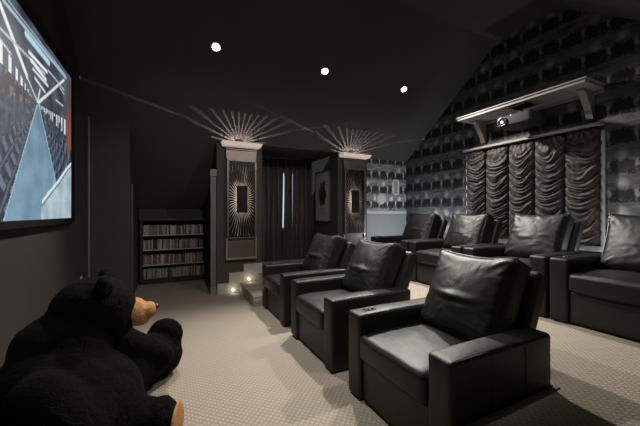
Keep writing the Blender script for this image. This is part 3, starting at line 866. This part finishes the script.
# ------------------------------------------------------------------ drapes between the columns
def drapes():
    rnd = random.Random(8)
    def panel(x0, x1, label, ph):
        t = thing('drape', label, 'curtain', ((x0 + x1) / 2, 6.72, PLAT), 'drapes between the columns')
        nx, nz = 150, 24
        bm = bmesh.new(); g = []
        zt, zb = 2.64, PLAT + .01
        for j in range(nz + 1):
            v = j / nz; z = zt + (zb - zt) * v; row = []
            for i in range(nx + 1):
                u = i / nx; x = x0 + (x1 - x0) * u
                k = (x - x0) / .115 + ph + .25 * noise.noise(Vector((x * 4, v * .8, ph)))
                amp = .038 + .016 * noise.noise(Vector((x * 3, 2, ph))) + .012 * v
                top = max(0, 1 - v / .05)
                d = amp * (sin(2 * pi * k) + .25 * sin(4 * pi * k + 1)) * (1 - .4 * top)
                row.append(bm.verts.new((x - t.location.x + .01 * sin(v * 5 + u * 20), d, z - t.location.z)))
            g.append(row)
        for j in range(nz):
            for i in range(nx): bm.faces.new((g[j][i], g[j][i + 1], g[j + 1][i + 1], g[j + 1][i]))
        bmesh.ops.solidify(bm, geom=bm.faces[:], thickness=.004)
        obj('cloth', bm, DRAPE, t, angle=80)
    panel(1.60, 2.385, 'widest grey-brown pleated drape, left of both bright window slits', 0)
    panel(2.44, 2.615, 'narrow grey-brown pleated drape between the two bright window slits', .4)
    panel(2.65, 3.14, 'grey-brown pleated drape nearest the framed poster', .1)
    t = thing('curtain_rail', 'slim rail with small bright rings above the drapes', 'curtain rail', (2.37, 6.66, 2.66))
    part('rail', GREYTRIM, t, lambda bm: add_box(bm, -.79, .79, -.015, .015, -.005, .018), smooth=False)
    def glide(bm): add_cyl(bm, (0, -.018, -.012), (0, -.018, .006), .010, 8)
    bm = bmesh.new(); glide(bm); p = obj('ring', bm, BUTTON, t); p.location = (-.75, 0, 0)
    x = -.75
    for i in range(16):
        x += rnd.uniform(.05, .12)
        if x > .75: break
        q = p.copy(); C.objects.link(q); q.parent = t; q.location = (x, 0, 0)
drapes()

# ------------------------------------------------------------------ gathered shade on the right wall
def shade():
    t = thing('gathered_shade', 'brown satin gathered shade with scalloped folds hanging on the wallpapered wall', 'curtain', (XR, 3.0, .95))
    Y0, Y1, ZT, ZB = 1.99, 4.02, 2.56, 1.0
    def cloth(bm):
        ny, nz = 200, 230; NS = 5
        g = []
        for j in range(nz + 1):
            v = j / nz; row = []
            for i in range(ny + 1):
                s = i / ny; y = Y0 + (Y1 - Y0) * s
                c = s * NS; k = min(NS - 1, int(c)); u = (c - k) * 2 - 1
                z = ZT + (ZB - ZT) * v
                sag = .115 * (1 - u * u) * min(1, .35 + v * 3)
                dep = ZT - z
                nn = noise.noise(Vector((k * 7.1, z * 3.5, 1))) * .3 + noise.noise(Vector((y * 3.5, z * 3, 5))) * .6
                ph = (z + sag) / .15 + nn * .8 + k * .08
                f = ph % 1.0
                fold = (f ** .7) * (1 - f) ** .25 * 1.5                  # rounded pouch with sharp lower lip
                ph2 = ph * 2.6 + .7 + nn * 2; f2 = .5 + .5 * sin(2 * pi * ph2)
                amt = min(1, .15 + dep / .35)
                env = (1 - abs(u) ** 4) * .8 + .2
                d = .02 + amt * env * (.050 * fold + .015 * f2) + .030 * (1 - u * u) * amt
                # v-shaped pulls under the head
                if amt < 1: d += (1 - amt) * .02 * abs(sin((abs(u) * 1.2 - dep * 2) * 7))
                d -= .022 * exp(-((1 - abs(u)) / .07) ** 2)
                d += .006 * noise.noise(Vector((y * 16, z * 16, 2)))
                ys = y - t.location.y
                if s < .02 or s > .98: ys += .012 * sin(z * 42 + 1)
                row.append(bm.verts.new((-d - .035, ys, z - t.location.z - .02 * (1 - u * u) * v)))
            g.append(row)
        for j in range(nz):
            for i in range(ny): bm.faces.new((g[j][i], g[j][i + 1], g[j + 1][i + 1], g[j + 1][i]))
    part('cloth', SATINCLOTH, t, cloth, angle=70)
    def cord(bm):
        pass
    part('head_rail', SHELFP, t, lambda bm: (add_box(bm, -.13, -.015, Y0 - 3.0 - .03, Y1 - 3.0 + .03, ZT - .95 + .0, ZT - .95 + .035, bev=.004),), smooth=False)
shade()
# pale strips along the shade's edges stand in for leaking window light
sb = bmesh.new()
for a, b_, c, d in ((1.955, 1.995, .95, 2.5), (4.02, 4.05, .95, 2.5), (1.955, 4.05, .88, .95)):
    add_box(sb, XR - .03, XR, a, b_, c, d, bev=.004)
struct('light_leak_strip', sb, RAILWHITE, smooth=False)

# ------------------------------------------------------------------ shelf with brackets and projector
t = thing('wall_shelf', 'long taupe shelf on curved brackets high on the wallpapered wall', 'shelf', (XR, 2.91, 3.05))
part('board', SHELFP, t, lambda bm: (add_box(bm, -.50, -.002, -.945, .945, 0, .04, bev=.003), add_box(bm, -.52, -.002, -.965, .965, .04, .06, bev=.004)), smooth=False)
def bracket(bm):
    pts = [(-.002, 0), (-.30, 0), (-.30, -.03), (-.27, -.045), (-.24, -.05)]
    for i in range(1, 12):
        k = i / 12; pts.append((-.24 + .17 * k ** .8 - .012 * sin(k * pi * 2), -.05 - .27 * k))
    pts += [(-.06, -.33), (-.04, -.37), (-.002, -.38)]
    add_prism(bm, [(x, -.04, z) for x, z in pts], (0, .08, 0))
for yy in (-.80, .78):
    o = part('bracket', SHELFP, t, bracket, smooth=False); o.location = (0, yy, 0)
part('ledge', SHELFP, t, lambda bm: add_box(bm, -.03, -.002, -.945, .945, -.05, 0, bev=.004), smooth=False)

t = thing('projector', 'black projector with a bright round lens hanging under the taupe shelf', 'projector', (4.85, 2.84, 2.70))
part('body', PLASTIC, t, lambda bm: softbox(bm, (.40, .50, .17), .025, (4, 4, 3), (.004, .0, .004), None, None, (0, 0, .11)))
part('lens_ring', BUTTON, t, lambda bm: add_torus(bm, (-.215, .16, .105), (1, 0, 0), .062, .009))
part('lens', simple('lens_glass', (.02, .02, .03), .03, 0, spec=1.0), t, lambda bm: (add_cyl(bm, (-.23, .16, .105), (-.195, .16, .105), .040, 28, .058),))
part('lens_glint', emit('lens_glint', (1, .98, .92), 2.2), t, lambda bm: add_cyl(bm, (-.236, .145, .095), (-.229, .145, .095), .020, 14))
part('mount', PLASTIC, t, lambda bm: (add_cyl(bm, (0, 0, .19), (0, 0, .34), .03), add_box(bm, -.12, .12, -.12, .12, .325, .349), add_box(bm, -.02, .02, -.18, .18, .19, .21)), smooth=False)
part('indicator', emit('indicator_glow', (1, 1, 1), 2), t, lambda bm: add_box(bm, -.206, -.20, .02, .035, .17, .18), smooth=False)

# ------------------------------------------------------------------ wall pieces
t = thing('framed_poster', 'tall framed poster with dark figures on a pale ground beside the drapes', 'poster', (3.178, 6.20, 1.2))
PW, PH = .70, 1.15
part('frame', SILVERFRAME, t, lambda bm: (add_box(bm, -.03, 0, -PW / 2, -PW / 2 + .035, 0, PH), add_box(bm, -.03, 0, PW / 2 - .035, PW / 2, 0, PH),
     add_box(bm, -.03, 0, -PW / 2, PW / 2, 0, .035), add_box(bm, -.03, 0, -PW / 2, PW / 2, PH - .035, PH)), smooth=False)
m, nt, b = new_mat('poster_print')
v = tex_coord(nt, 'Object')
nz = node(nt, 'ShaderNodeTexNoise'); nz.inputs['Scale'].default_value = 7; nz.inputs['Detail'].default_value = 3; lnk(nt, v, nz.inputs['Vector'])
lnk(nt, mix_col(nt, nz.outputs[0], (.30, .28, .30), (.52, .49, .50)), b.inputs['Base Color']); b.inputs['Roughness'].default_value = .25
ps = part('print', m, t, lambda bm: add_box(bm, -.012, -.002, -PW / 2 + .03, PW / 2 - .03, .03, PH - .03), smooth=False)
def figs(bm):
    rnd = random.Random(4)
    for (cy, cz, w_, h_) in ((-.06, .86, .07, .09), (.06, .80, .06, .08), (-.02, .66, .11, .15), (.12, .60, .08, .13), (-.13, .60, .07, .11), (.05, .47, .09, .12), (-.08, .46, .06, .10), (.16, .72, .05, .07)):
        pts = []
        for i in range(14):
            a = 2 * pi * i / 14; r = 1 + rnd.uniform(-.3, .25)
            pts.append((-.0125, cy + cos(a) * w_ * r, cz + sin(a) * h_ * r))
        add_prism(bm, pts, (-.0006, 0, 0))
part('figures', simple('poster_ink', (.06, .03, .045), .3), ps, figs, smooth=False)
def lines(bm):
    for i, w_ in enumerate((.36, .42, .30, .38)): add_box(bm, -.0132, -.0125, -w_ / 2, w_ / 2, .30 - i * .045, .312 - i * .045)
part('caption_bars', simple('poster_ink_grey', (.13, .12, .14), .3), ps, lines, smooth=False)

t = thing('picture_frame', 'small white-framed picture on the wallpapered far wall', 'picture', (4.86, FW, 1.83))
part('frame', simple('white_frame', (.75, .75, .75), .4), t, lambda bm: (add_box(bm, -.10, -.07, -.03, 0, 0, .36), add_box(bm, .07, .10, -.03, 0, 0, .36), add_box(bm, -.10, .10, -.03, 0, 0, .03), add_box(bm, -.10, .10, -.03, 0, .33, .36)), smooth=False)
pp_ = part('print', simple('grey_print', (.30, .31, .32), .5, var=.5, vscale=30), t, lambda bm: add_box(bm, -.072, .072, -.012, -.002, .028, .332), smooth=False)
bm = bmesh.new()
add_cyl(bm, (0, -.03, 0), (0, -.002, 0), .125, 36, .135)
add_cyl(bm, (0, -.034, 0), (0, -.03, 0), .105, 36)
o = obj('wall_plaque', bm, simple('pale_plaque', (.46, .47, .47), .5, var=.15, vscale=20), None, loc=(4.44, FW, 1.73)); tag(o, 'pale round plaque on the wallpapered far wall beside the small picture', 'plaque')
t = thing('wall_outlet', 'small pale socket plate low on the left wall near its far corner', 'socket', (XL, 5.08, .44))
part('plate', OUTLETM, t, lambda bm: add_box(bm, .001, .009, -.045, .045, 0, .12, bev=.003), smooth=False)
part('socket', PLASTIC, t, lambda bm: (add_box(bm, .009, .010, -.015, .015, .02, .05), add_box(bm, .009, .010, -.015, .015, .07, .10)), smooth=False)

# step lights in the skirting
for (x, z, l) in ((1.05, .05, 'small round step light at carpet level in the cream skirting'), (1.33, .215, 'small round step light in the skirting above the carpeted step')):
    t = thing('step_light', l, 'step light', (x, CW - .018, z), 'step lights in the skirting')
    part('ring', BUTTON, t, lambda bm: add_torus(bm, (0, -.006, 0), (0, 1, 0), .022, .004, 18, 6))
    part('lens', STEPLAMP, t, lambda bm: add_cyl(bm, (0, -.010, 0), (0, -.001, 0), .018, 16))
    ld = bpy.data.lights.new('step_lamp', 'POINT'); ld.energy = .25; ld.color = (1, .84, .66); ld.shadow_soft_size = .01
    lo = bpy.data.objects.new('step_lamp', ld); C.objects.link(lo); lo.parent = t; lo.location = (0, -.07, .01)

# ------------------------------------------------------------------ ceiling downlights (far slope row, plus an unseen row added on the near slope)
sp_n_far = Vector((0, SLA, 1)).normalized(); sp_n_near = Vector((0, -SLA, 1)).normalized()
def downlight(x, y, z, n, label, power, size=1.8):
    t = thing('downlight', label, 'ceiling light', (x, y, z), 'recessed ceiling downlights')
    t.rotation_euler = Vector((0, 0, 1)).rotation_difference(n).to_euler()
    part('trim_ring', simple('lamp_trim', (.35, .34, .33), .35, .6), t, lambda bm: add_torus(bm, (0, 0, -.004), (0, 0, 1), .062, .008))
    part('bulb', BULB, t, lambda bm: add_cyl(bm, (0, 0, -.010), (0, 0, -.002), .042, 24))
    ld = bpy.data.lights.new('downlight_lamp', 'SPOT'); ld.energy = power; ld.spot_size = size; ld.spot_blend = .6; ld.shadow_soft_size = .06
    ld.color = (1, .935, .86)
    lo = bpy.data.objects.new('downlight_lamp', ld); C.objects.link(lo)
    lo.location = Vector((x, y, z)) - n * .07
    lo.rotation_euler = Vector((0, 0, -1)).rotation_difference(-n).to_euler()
    mw = lo.location.copy()
    lo.parent = t; lo.matrix_parent_inverse = (Matrix.Translation(t.location) @ t.rotation_euler.to_matrix().to_4x4()).inverted()
WU1, WU2 = 30, 12
downlight(.61, 4.40, roof(4.40) - .002, sp_n_far, 'recessed ceiling light above the left part of the room, the largest spot', 250)
downlight(2.28, 4.39, roof(4.39) - .002, sp_n_far, 'recessed ceiling light in the middle of the row of three', 430)
downlight(3.92, 4.385, roof(4.385) - .002, sp_n_far, 'recessed ceiling light nearest the wallpapered wall', 470)
for x, p in ((.61, 110), (2.28, 110), (3.92, 45)):  # unseen row, added as soft fill for the room
    downlight(x, 1.50, nroof(1.50) - .002, sp_n_near, 'added recessed ceiling light, out of view on the opposite slope, facing the row of three', p)

# hidden uplight lamps added behind the rear row to brighten the walls
for (x, y, zt, pw_, l) in ((4.66, 4.72, .93, WU1, 'added black uplight lamp hidden behind the rear recliner nearest the far wall'),
                           (4.76, 1.36, .86, WU2, 'added black uplight lamp hidden behind the rear recliner at the right edge')):
    t = thing('added_uplight', l, 'lamp', (x, y, PLAT), 'added uplight lamps behind the rear row')
    h_ = zt - PLAT
    part('base', PLASTIC, t, lambda bm: add_cyl(bm, (0, 0, 0), (0, 0, .02), .09, 24, .08))
    part('pole', PLASTIC, t, lambda bm: add_cyl(bm, (0, 0, .02), (0, 0, h_ - .06), .012, 12))
    part('lamp_shade', PLASTIC, t, lambda bm: add_cyl(bm, (0, 0, h_ - .07), (0, 0, h_ - .02), .03, 20, .055, cap=True))
    ld = bpy.data.lights.new('added_uplight_lamp', 'POINT'); ld.energy = pw_; ld.color = (.93, .96, 1.0); ld.shadow_soft_size = .04
    lo = bpy.data.objects.new('added_uplight_lamp', ld); C.objects.link(lo); lo.parent = t; lo.location = (0, 0, h_ + .03)

# ------------------------------------------------------------------ plush bear
def ellipsoid(bm, c, r, M=None, seg=28):
    res = bmesh.ops.create_uvsphere(bm, u_segments=seg, v_segments=seg // 2, radius=1)
    for v in res['verts']:
        p = Vector((v.co.x * r[0], v.co.y * r[1], v.co.z * r[2]))
        if M is not None: p = M @ p
        v.co = p + Vector(c)
def capsule(bm, a, b, ra, rb, n=7):
    a = Vector(a); b = Vector(b)
    for i in range(n + 1):
        f = i / n; r = ra + (rb - ra) * f; ellipsoid(bm, a.lerp(b, f), (r, r, r), seg=20)
def remeshed(bm, name, voxel, smooth=8, fac=.6):
    me = bpy.data.meshes.new('tmp'); bm.to_mesh(me); bm.free()
    o = bpy.data.objects.new('tmp', me); C.objects.link(o)
    md = o.modifiers.new('r', 'REMESH'); md.mode = 'VOXEL'; md.voxel_size = voxel
    ms = o.modifiers.new('s', 'SMOOTH'); ms.factor = fac; ms.iterations = smooth
    dg = bpy.context.evaluated_depsgraph_get(); ev = o.evaluated_get(dg)
    out = bpy.data.meshes.new_from_object(ev); out.name = name
    bpy.data.objects.remove(o); bpy.data.meshes.remove(me)
    return out
def bear():
    B = Vector((-.52, 2.20, 0))
    t = thing('plush_bear', 'giant black plush bear sitting on the carpet against the left wall, seen from behind', 'plush bear', B)
    f = Vector((.90, .43, 0)).normalized(); s = Vector((-f.y, f.x, 0))
    R = Matrix((f, s, Vector((0, 0, 1)))).transposed()
    # head direction (faces right and a little away)
    hf = Vector((.985, .13, -.10)).normalized(); hs = Vector((0, 0, 1)).cross(hf).normalized(); hu = hf.cross(hs)
    HR = Matrix((hf, hs, hu)).transposed()
    HC = Vector((-.41, 2.42, .785))
    bm = bmesh.new()
    ellipsoid(bm, (-.48, 2.16, .31), (.36, .42, .315), R)
    ellipsoid(bm, (-.55, 2.18, .41), (.28, .37, .28), R)
    ellipsoid(bm, (-.55, 2.32, .60), (.24, .28, .21), R)
    ellipsoid(bm, HC, (.235, .235, .205), HR)
    ellipsoid(bm, HC + hf * .04 - hu * .07, (.20, .20, .15), HR)
    # near arm, hanging down and forward
    capsule(bm, (-.52, 1.88, .50), (-.38, 1.78, .38), .15, .135); capsule(bm, (-.38, 1.78, .38), (-.26, 2.08, .42), .13, .13)
    # far arm
    capsule(bm, (-.38, 2.55, .55), (-.18, 2.72, .36), .13, .11); capsule(bm, (-.18, 2.72, .36), (-.04, 2.76, .26), .11, .10)
    # far leg stretched out, foot with toes up
    capsule(bm, (-.42, 2.50, .22), (-.12, 2.92, .21), .21, .18); capsule(bm, (-.12, 2.92, .21), (-.03, 3.0, .17), .18, .165)
    Fd = Vector((.5, .85, 0)).normalized(); FR = Matrix((Fd, Vector((-Fd.y, Fd.x, 0)), Vector((0, 0, 1)))).transposed()
    FC = Vector((-.02, 3.06, .235))
    ellipsoid(bm, FC, (.12, .155, .23), FR); ellipsoid(bm, FC + Vector((.02, .0, .08)), (.115, .145, .15), FR)
    # near leg
    capsule(bm, (-.38, 2.14, .22), (-.20, 2.09, .185), .20, .155); capsule(bm, (-.20, 2.09, .185), (-.06, 2.06, .15), .155, .14)
    Nd = Vector((.94, -.34, 0)).normalized(); NR = Matrix((Nd, Vector((-Nd.y, Nd.x, 0)), Vector((0, 0, 1)))).transposed()
    NC = Vector((-.03, 2.05, .15))
    ellipsoid(bm, NC, (.10, .145, .155), NR)
    me = remeshed(bm, 'bear_body', .014, 10)
    # soft plush unevenness
    me.materials.append(FUR)
    me.polygons.foreach_set('use_smooth', [True] * len(me.polygons))
    for v in me.vertices:
        n = v.normal; k = .007 * noise.noise(v.co * 9) + .0045 * noise.noise(v.co * 38)
        v.co += n * k
        if v.co.z < .004: v.co.z = .004
        if v.co.x < XL + .02: v.co.x = XL + .02
        v.co -= B
    me.update()
    o = bpy.data.objects.new('body', me); C.objects.link(o); o.parent = t
    for sd in (-1, 1):
        c = HC + hs * sd * .15 + hu * .165 + hf * .03
        bm = bmesh.new(); ellipsoid(bm, c, (.040, .075, .075), HR)
        ellipsoid(bm, c + hf * .02, (.035, .052, .052), HR)
        m_ = remeshed(bm, 'ear', .007, 4); m_.materials.append(FUR); m_.polygons.foreach_set('use_smooth', [True] * len(m_.polygons))
        for v in m_.vertices: v.co = v.co + v.normal * .004 * noise.noise(v.co * 40) - B
        e = bpy.data.objects.new('ear', m_); C.objects.link(e); e.parent = t
    bm = bmesh.new()
    ellipsoid(bm, HC + hf * .215 - hu * .035, (.09, .115, .095), HR)
    ellipsoid(bm, HC + hf * .300 - hu * .030, (.062, .072, .058), HR)
    ellipsoid(bm, HC + hf * .255 - hu * .080, (.07, .075, .050), HR)
    m_ = remeshed(bm, 'muzzle', .008, 5); m_.materials.append(TANFUR); m_.polygons.foreach_set('use_smooth', [True] * len(m_.polygons))
    for v in m_.vertices: v.co = v.co + v.normal * .003 * noise.noise(v.co * 50) - B
    e = bpy.data.objects.new('muzzle', m_); C.objects.link(e); e.parent = t
    bm = bmesh.new(); ellipsoid(bm, HC + hf * .356 - hu * .008 - B, (.018, .034, .022), HR); obj('nose', bm, NOSE, t)
    for sd in (-1, 1):
        bm = bmesh.new(); ellipsoid(bm, HC + hf * .20 + hs * sd * .085 + hu * .045 - B, (.014, .014, .014), HR, 16); obj('eye', bm, EYE, t)
    for (c, d, r, n_) in ((NC, Nd, (.018, .11, .12), 'near'), (FC, Fd, (.016, .09, .13), 'far')):
        M_ = Matrix((d, Vector((-d.y, d.x, 0)), Vector((0, 0, 1)))).transposed()
        off = .096 if n_ == 'near' else .115
        bm = bmesh.new(); ellipsoid(bm, c + d * off - B, r, M_, 24); q = obj('foot_sole', bm, TANFUR, t)
        q['label'] = 'tan plush sole'
bear()

# ------------------------------------------------------------------ camera and world
cd = bpy.data.cameras.new('camera'); cam = bpy.data.objects.new('camera', cd); C.objects.link(cam)
cd.sensor_width = 36; cd.lens = 36 * 308 / 640; cd.clip_start = .02
cam.location = (0, 0, 1.4)
al = math.atan(.5)
cam.rotation_euler = (pi / 2, 0, -al)
sc.camera = cam
w = bpy.data.worlds.new('world'); w.use_nodes = True; sc.world = w
w.node_tree.nodes['Background'].inputs[0].default_value = (.02, .02, .02, 1)
w.node_tree.nodes['Background'].inputs[1].default_value = 1
